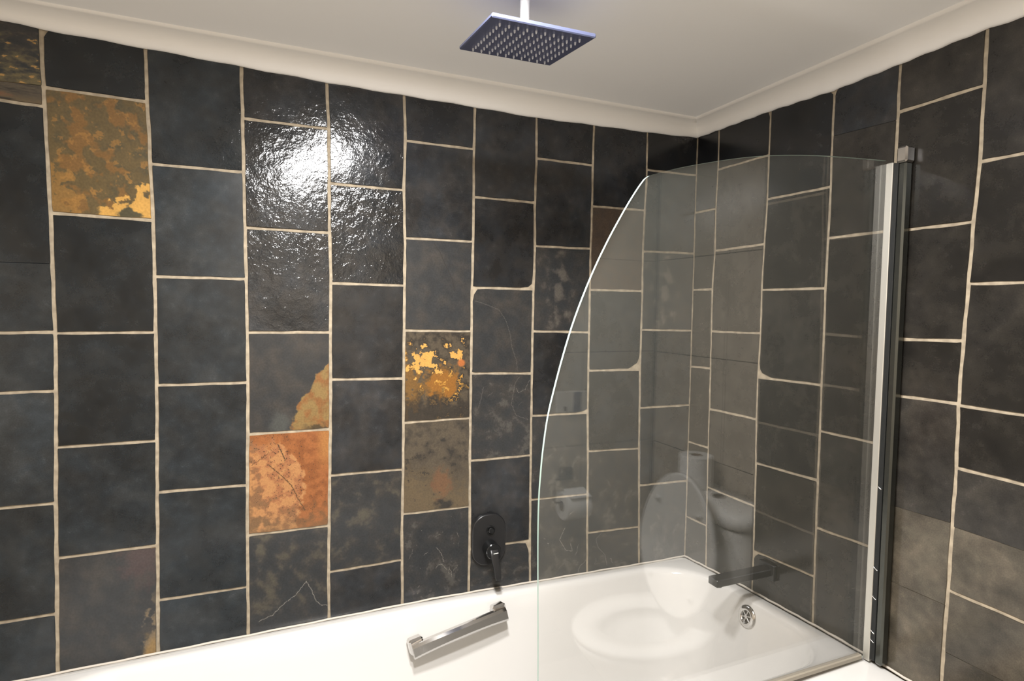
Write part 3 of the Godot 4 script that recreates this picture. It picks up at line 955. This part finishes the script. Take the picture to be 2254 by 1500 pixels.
# ------------------------------------------------------------------ shower head
func make_shower_head() -> void:
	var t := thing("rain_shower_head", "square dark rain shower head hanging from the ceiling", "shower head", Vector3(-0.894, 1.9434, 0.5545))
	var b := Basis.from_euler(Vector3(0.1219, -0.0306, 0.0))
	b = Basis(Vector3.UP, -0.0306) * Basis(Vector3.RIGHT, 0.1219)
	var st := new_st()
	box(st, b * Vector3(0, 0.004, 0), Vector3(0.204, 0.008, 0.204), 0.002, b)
	obj("plate", st, plain(Color8(96, 102, 132), 0.34, 0.35), t)  # dark plate, bluish glow of the lamp flare put into its colour
	st = new_st(false)
	for i in 10:
		for j in 10:
			var c := Vector3((i - 4.5) * 0.0176, 0.0, (j - 4.5) * 0.0176)
			lathe(st, [[0.0022, 0.001], [0.0021, -0.003], [0.0012, -0.0055], [0.0, -0.0057]], 6, Transform3D(b, b * c))
	var nz := obj("nozzles", st, plain(Color8(206, 210, 222), 0.5), t)
	nz.set_meta("kind", "stuff")
	nz.set_meta("label", "pale rubber nozzles in ten rows")
	st = new_st()
	lathe(st, [[0.0, 0.024], [0.012, 0.024], [0.020, 0.012], [0.022, 0.008], [0.022, 0.006]], 24, Transform3D(b, Vector3.ZERO))
	obj("swivel", st, mats.chrome, t)
	st = new_st()
	tube(st, [Vector3(0, 0.012, 0), Vector3(0, 0.1150, 0)], 0.0095, 20)
	obj("ceiling_arm", st, plain(Color8(228, 228, 230), 0.2, 0.6), t)
	st = new_st()
	lathe(st, [[0.0095, 0.1186], [0.026, 0.1186], [0.026, 0.113], [0.0095, 0.1105]], 28)
	obj("ceiling_flange", st, plain(Color8(228, 228, 230), 0.2, 0.6), t)

# ------------------------------------------------------------------ mixer
func make_mixer() -> void:
	var t := thing("shower_mixer", "matt black wall mixer with a rounded plate and lever on the slate wall", "mixer", Vector3(-0.7455, 0.7365, 0.0))
	var st := new_st()
	var rings := []
	for r in [[0.0, 0.0005], [0.0, 0.010], [0.0012, 0.0125], [0.003, 0.0133]]:
		var ring := PackedVector3Array()
		for p in round_rect(-0.0535 + r[0], 0.0535 - r[0], -0.0775 + r[0], 0.0775 - r[0], [0.046 - r[0], 0.046 - r[0], 0.046 - r[0], 0.046 - r[0]], 12, 6):
			ring.append(Vector3(p.x, -p.y, r[1]))
		rings.append(ring)
	loft(st, rings, true, true)
	st.set_smooth_group(-1)
	cap(st, rings[-1], true)
	obj("plate", st, mats.black, t)
	var face := Basis(Vector3.RIGHT, PI / 2)
	st = new_st()
	lathe(st, [[0.0, 0.0225], [0.0075, 0.0225], [0.0092, 0.0205], [0.0092, 0.012]], 24, Transform3D(face, Vector3(0.004, 0.029, 0.0)))
	obj("diverter_button", st, mats.black_gloss, t)
	st = new_st()
	lathe(st, [[0.0115, 0.0165], [0.0135, 0.0165], [0.0140, 0.012]], 24, Transform3D(face, Vector3(0.004, 0.029, 0.0)))
	obj("button_ring", st, mats.black_gloss, t)
	st = new_st()
	lathe(st, [[0.0, 0.048], [0.0215, 0.048], [0.0235, 0.046], [0.0240, 0.012]], 32, Transform3D(face, Vector3(0.002, -0.024, 0.0)))
	var hb := obj("lever_hub", st, mats.black_gloss, t)
	st = new_st()
	rings = []
	for q in [[0.004, 0.0, 0.030, 0.046, 0.020], [0.004, -0.020, 0.026, 0.052, 0.017], [0.007, -0.050, 0.021, 0.061, 0.013], [0.009, -0.076, 0.019, 0.067, 0.010], [0.010, -0.084, 0.016, 0.068, 0.006]]:
		var ring := PackedVector3Array()
		for p in round_rect(-q[2] / 2, q[2] / 2, -q[4] / 2, q[4] / 2, [q[4] * 0.3, q[4] * 0.3, q[4] * 0.3, q[4] * 0.3], 4, 2):
			ring.append(Vector3(q[0] + p.x, q[1] - 0.018, q[3] - q[4] / 2 + p.y + 0.004))
		rings.append(ring)
	loft(st, rings, true, true)
	cap(st, rings[0], false)
	cap(st, rings[-1], true)
	var lv := obj("lever", st, mats.black, t)
	st = new_st()
	box(st, Vector3(0.006, -0.027, 0.0542), Vector3(0.015, 0.0022, 0.0012), 0.0, Basis(Vector3.BACK, 0.06))
	obj("print_mark", st, plain(Color8(220, 220, 216), 0.5), lv)

# ------------------------------------------------------------------ spout
func make_spout() -> void:
	var t := thing("bath_spout", "matt black square bath spout on the short wall above the overflow", "spout", Vector3(0.0, 0.673, 0.371))
	var st := new_st()
	box(st, Vector3(-0.107, 0.0, 0.0), Vector3(0.210, 0.021, 0.036), 0.0018)
	obj("body", st, mats.black, t)
	st = new_st()
	box(st, Vector3(-0.0065, 0.0, 0.0), Vector3(0.012, 0.046, 0.056), 0.0016)
	obj("wall_flange", st, mats.black, t)
	st = new_st()
	lathe(st, [[0.011, -0.009], [0.011, -0.0155], [0.0, -0.0155]], 20, Transform3D(Basis.IDENTITY, Vector3(-0.192, 0, 0)))
	obj("outlet", st, mats.black, t)

# ------------------------------------------------------------------ grab handle
func make_handle() -> void:
	var a := Vector3(-1.004, 0.498, 0.088)
	var b := Vector3(-0.720, 0.549, 0.079)
	var t := thing("grab_handle", "curved chrome grab handle on the inner side of the bath", "handle", (a + b) * 0.5)
	var x := (b - a).normalized()
	var z := x.cross(Vector3.UP).normalized()
	z = (z + Vector3.UP * 0.22).normalized()
	var y := z.cross(x).normalized()
	var bs := Basis(x, y, z)
	var L := a.distance_to(b)
	# end blocks seated on the acrylic
	for s in [-1.0, 1.0]:
		var st := new_st()
		box(st, bs * Vector3(s * (L / 2 - 0.019), 0.003, 0.0), Vector3(0.040, 0.042, 0.032), 0.005, bs)
		obj("end_block", st, mats.chrome, t)
	var st2 := new_st()
	var rings := []
	var n := 28
	for i in n + 1:
		var s := lerpf(-1.0, 1.0, float(i) / n)
		var px := s * (L / 2 - 0.004)
		var bow := 1.0 - pow(absf(s), 2.4)
		var cen := Vector3(px, -0.006 + 0.0075 * bow, 0.019 + 0.012 * bow)
		var hh := 0.019 - 0.0025 * bow
		var ring := PackedVector3Array()
		# five-sided section: flat upper face, sloping face, lower lip
		for q in [[-0.010, hh], [0.003, hh - 0.001], [0.009, hh - 0.008], [0.009, -hh + 0.007], [0.003, -hh], [-0.010, -hh]]:
			ring.append(bs * (cen + Vector3(0, q[1], q[0])))
		rings.append(ring)
	for k in 6:
		st2.set_smooth_group(k + 2)
		for j in n:
			var m := (k + 1) % 6
			quad(st2, rings[j][k], rings[j][m], rings[j + 1][m], rings[j + 1][k])
	st2.set_smooth_group(-1)
	cap(st2, rings[0], true)
	cap(st2, rings[-1], false)
	obj("bar", st2, mats.chrome, t)

func make_shim() -> void:
	var t := thing("plastic_shim", "small grey shim at the wall edge of the bath below the black mixer", "shim", Vector3(-0.712, rim_at(-0.712, 0.01) - 0.001, 0.0))
	var st := new_st()
	box(st, Vector3(0, 0.002, 0.010), Vector3(0.026, 0.004, 0.014), 0.001)
	obj("wedge", st, plain(Color8(150, 148, 144), 0.5), t)

# ------------------------------------------------------------------ toilet and rolls, seen mirrored in the glass
func ellipse(cx: float, cz: float, rx: float, rz: float, y: float, n := 40) -> PackedVector3Array:
	var r := PackedVector3Array()
	for i in n:
		var a := TAU * i / n
		r.append(Vector3(cx + cos(a) * rx, y, cz + sin(a) * rz))
	return r

func make_toilet() -> void:
	var t := thing("toilet", "white close-coupled toilet with its lid up, mirrored in the glass", "toilet", Vector3(0.15, 0.0, 1.275))
	# pan: faces -x
	var st := new_st()
	var rings := []
	for q in [[-0.30, 0.18, 0.115, 0.0], [-0.30, 0.175, 0.11, 0.06], [-0.31, 0.165, 0.10, 0.16], [-0.34, 0.20, 0.125, 0.27], [-0.37, 0.24, 0.165, 0.36], [-0.38, 0.25, 0.18, 0.395], [-0.38, 0.245, 0.175, 0.405], [-0.38, 0.20, 0.13, 0.405], [-0.37, 0.15, 0.09, 0.30], [-0.35, 0.08, 0.05, 0.22]]:
		rings.append(ellipse(q[0], 0.0, q[1], q[2], q[3]))
	loft(st, rings, true, false)
	cap(st, rings[-1], false)
	obj("pan", st, mats.ceramic, t)
	st = new_st()
	rings = []
	for q in [[0.245, 0.182, 0.408], [0.250, 0.186, 0.418], [0.245, 0.182, 0.426], [0.165, 0.115, 0.426], [0.160, 0.110, 0.408]]:
		rings.append(ellipse(-0.385, 0.0, q[0], q[1], q[2]))
	loft(st, rings, true, false)
	obj("seat", st, mats.ceramic, t)
	# lid leaning back against the cistern
	var lean := Transform3D(Basis(Vector3.BACK, -0.09), Vector3(-0.285, 0.430, 0.0))
	st = new_st()
	rings = []
	for q in [[-0.010, 0.97], [-0.013, 1.0], [0.006, 1.0], [0.010, 0.96]]:
		var ring := PackedVector3Array()
		for i in 44:
			var a := TAU * i / 44
			var yy: float = 0.235 + sin(a) * 0.232 * q[1]
			var w: float = 0.182 * q[1] * (1.0 - 0.10 * maxf(0.0, sin(a)))
			ring.append(lean * Vector3(q[0], yy, cos(a) * w))
		rings.append(ring)
	loft(st, rings, true, true)
	cap(st, rings[0], false)
	cap(st, rings[-1], true)
	var lid := obj("lid", st, mats.ceramic, t)
	for q in [[0.10, -0.10], [0.10, 0.10], [0.36, -0.10], [0.36, 0.10]]:
		st = new_st()
		lathe(st, [[0.0, 0.012], [0.007, 0.011], [0.009, 0.0]], 14, Transform3D(lean.basis * Basis(Vector3.BACK, PI / 2), lean * Vector3(-0.012, q[0], q[1])), true)
		obj("bumper", st, mats.ceramic, lid)
	# cistern
	st = new_st()
	rings = []
	for q in [[0.155, 0.165, 0.43], [0.168, 0.176, 0.46], [0.178, 0.186, 0.60], [0.184, 0.192, 0.748]]:
		var ring := PackedVector3Array()
		for p in round_rect(-q[0], -0.002, -q[1], q[1], [0.012, 0.012, 0.06, 0.06], 6, 4):
			ring.append(Vector3(p.x, q[2], p.y))
		rings.append(ring)
	loft(st, rings, true, false)
	cap(st, rings[0], true)
	obj("cistern", st, mats.ceramic, t)
	st = new_st()
	rings = []
	for q in [[-0.002, 0.750], [0.006, 0.754], [0.008, 0.780], [0.002, 0.796], [-0.012, 0.804]]:
		var ring := PackedVector3Array()
		for p in round_rect(-0.186 - q[0], -0.002, -0.194 - q[0], 0.194 + q[0], [0.014, 0.014, 0.07, 0.07], 6, 4):
			ring.append(Vector3(p.x, q[1], p.y))
		rings.append(ring)
	loft(st, rings, true, false)
	cap(st, rings[-1], false)
	var cl := obj("cistern_lid", st, mats.ceramic, t)
	st = new_st()
	lathe(st, [[0.0, 0.809], [0.020, 0.8085], [0.023, 0.806], [0.023, 0.802]], 24, Transform3D(Basis.IDENTITY, Vector3(-0.10, 0, -0.005)))
	obj("flush_button", st, mats.chrome, cl)

func roll_mesh(axis: Basis, at: Vector3, r: float, length: float) -> SurfaceTool:
	var st := new_st()
	var h := length / 2
	lathe(st, [[0.021, h], [r - 0.002, h], [r, h - 0.002], [r, -h + 0.002], [r - 0.002, -h], [0.021, -h]], 40, Transform3D(axis, at))
	return st

func core_mesh(axis: Basis, at: Vector3, length: float) -> SurfaceTool:
	var st := new_st()
	var h := length / 2
	lathe(st, [[0.021, h], [0.021, -h]], 28, Transform3D(axis, at))
	lathe(st, [[0.0195, -h], [0.0195, h]], 28, Transform3D(axis, at))
	return st

func make_rolls() -> void:
	var t := thing("toilet_roll", "white toilet roll standing upright on the toilet cistern, mirrored in the glass", "toilet roll", Vector3(0.062, 0.8062, 1.400))
	obj("tissue", roll_mesh(Basis.IDENTITY, Vector3(0, 0.055, 0), 0.058, 0.11), mats.tissue, t)
	obj("core", core_mesh(Basis.IDENTITY, Vector3(0, 0.055, 0), 0.109), mats.card, t)
	var h := thing("toilet_roll_holder", "black wall holder with a bent arm carrying a toilet roll, mirrored in the glass", "roll holder", Vector3(-0.255, 0.775, 1.797))
	var st := new_st()
	box(st, Vector3(0, 0, -0.008), Vector3(0.060, 0.050, 0.016), 0.004)
	obj("wall_plate", st, mats.black, h)
	st = new_st()
	tube(st, [Vector3(0.0, 0.0, -0.014), Vector3(0.0, 0.0, -0.06), Vector3(-0.01, 0.0, -0.072), Vector3(-0.078, 0.0, -0.075), Vector3(-0.085, -0.01, -0.075), Vector3(-0.085, -0.080, -0.075), Vector3(-0.080, -0.090, -0.075), Vector3(0.068, -0.092, -0.075)], 0.0045, 10)
	obj("arm", st, mats.black, h)
	var ax := Basis(Vector3.BACK, PI / 2)
	var r := thing("toilet_roll_001", "white toilet roll hanging on the black wall holder, mirrored in the glass", "toilet roll", Vector3(-0.255, 0.6705, 1.722))
	obj("tissue", roll_mesh(ax, Vector3.ZERO, 0.054, 0.105), mats.tissue, r)
	obj("core", core_mesh(ax, Vector3.ZERO, 0.104), mats.card, r)
	st = new_st()
	box(st, Vector3(0.004, 0.052, -0.022), Vector3(0.09, 0.0012, 0.066), 0.0, Basis(Vector3.RIGHT, -0.28))
	obj("loose_sheet", st, mats.tissue, r)

func make_notice() -> void:
	var t := thing("wall_timer", "pale control box with a dark blue panel, mirrored in the glass", "control box", Vector3(-0.238, 1.064, 1.797))
	var st := new_st()
	box(st, Vector3(0, 0, -0.010), Vector3(0.135, 0.084, 0.02), 0.003)
	obj("casing", st, plain(Color8(206, 200, 192), 0.5), t)
	st = new_st()
	box(st, Vector3(0.022, 0.0, -0.021), Vector3(0.034, 0.078, 0.004), 0.001)
	obj("panel", st, plain(Color8(50, 54, 92), 0.4), t)
	st = new_st()
	box(st, Vector3(-0.032, -0.026, -0.021), Vector3(0.012, 0.018, 0.004), 0.001)
	obj("switch", st, plain(Color8(50, 46, 44), 0.5), t)
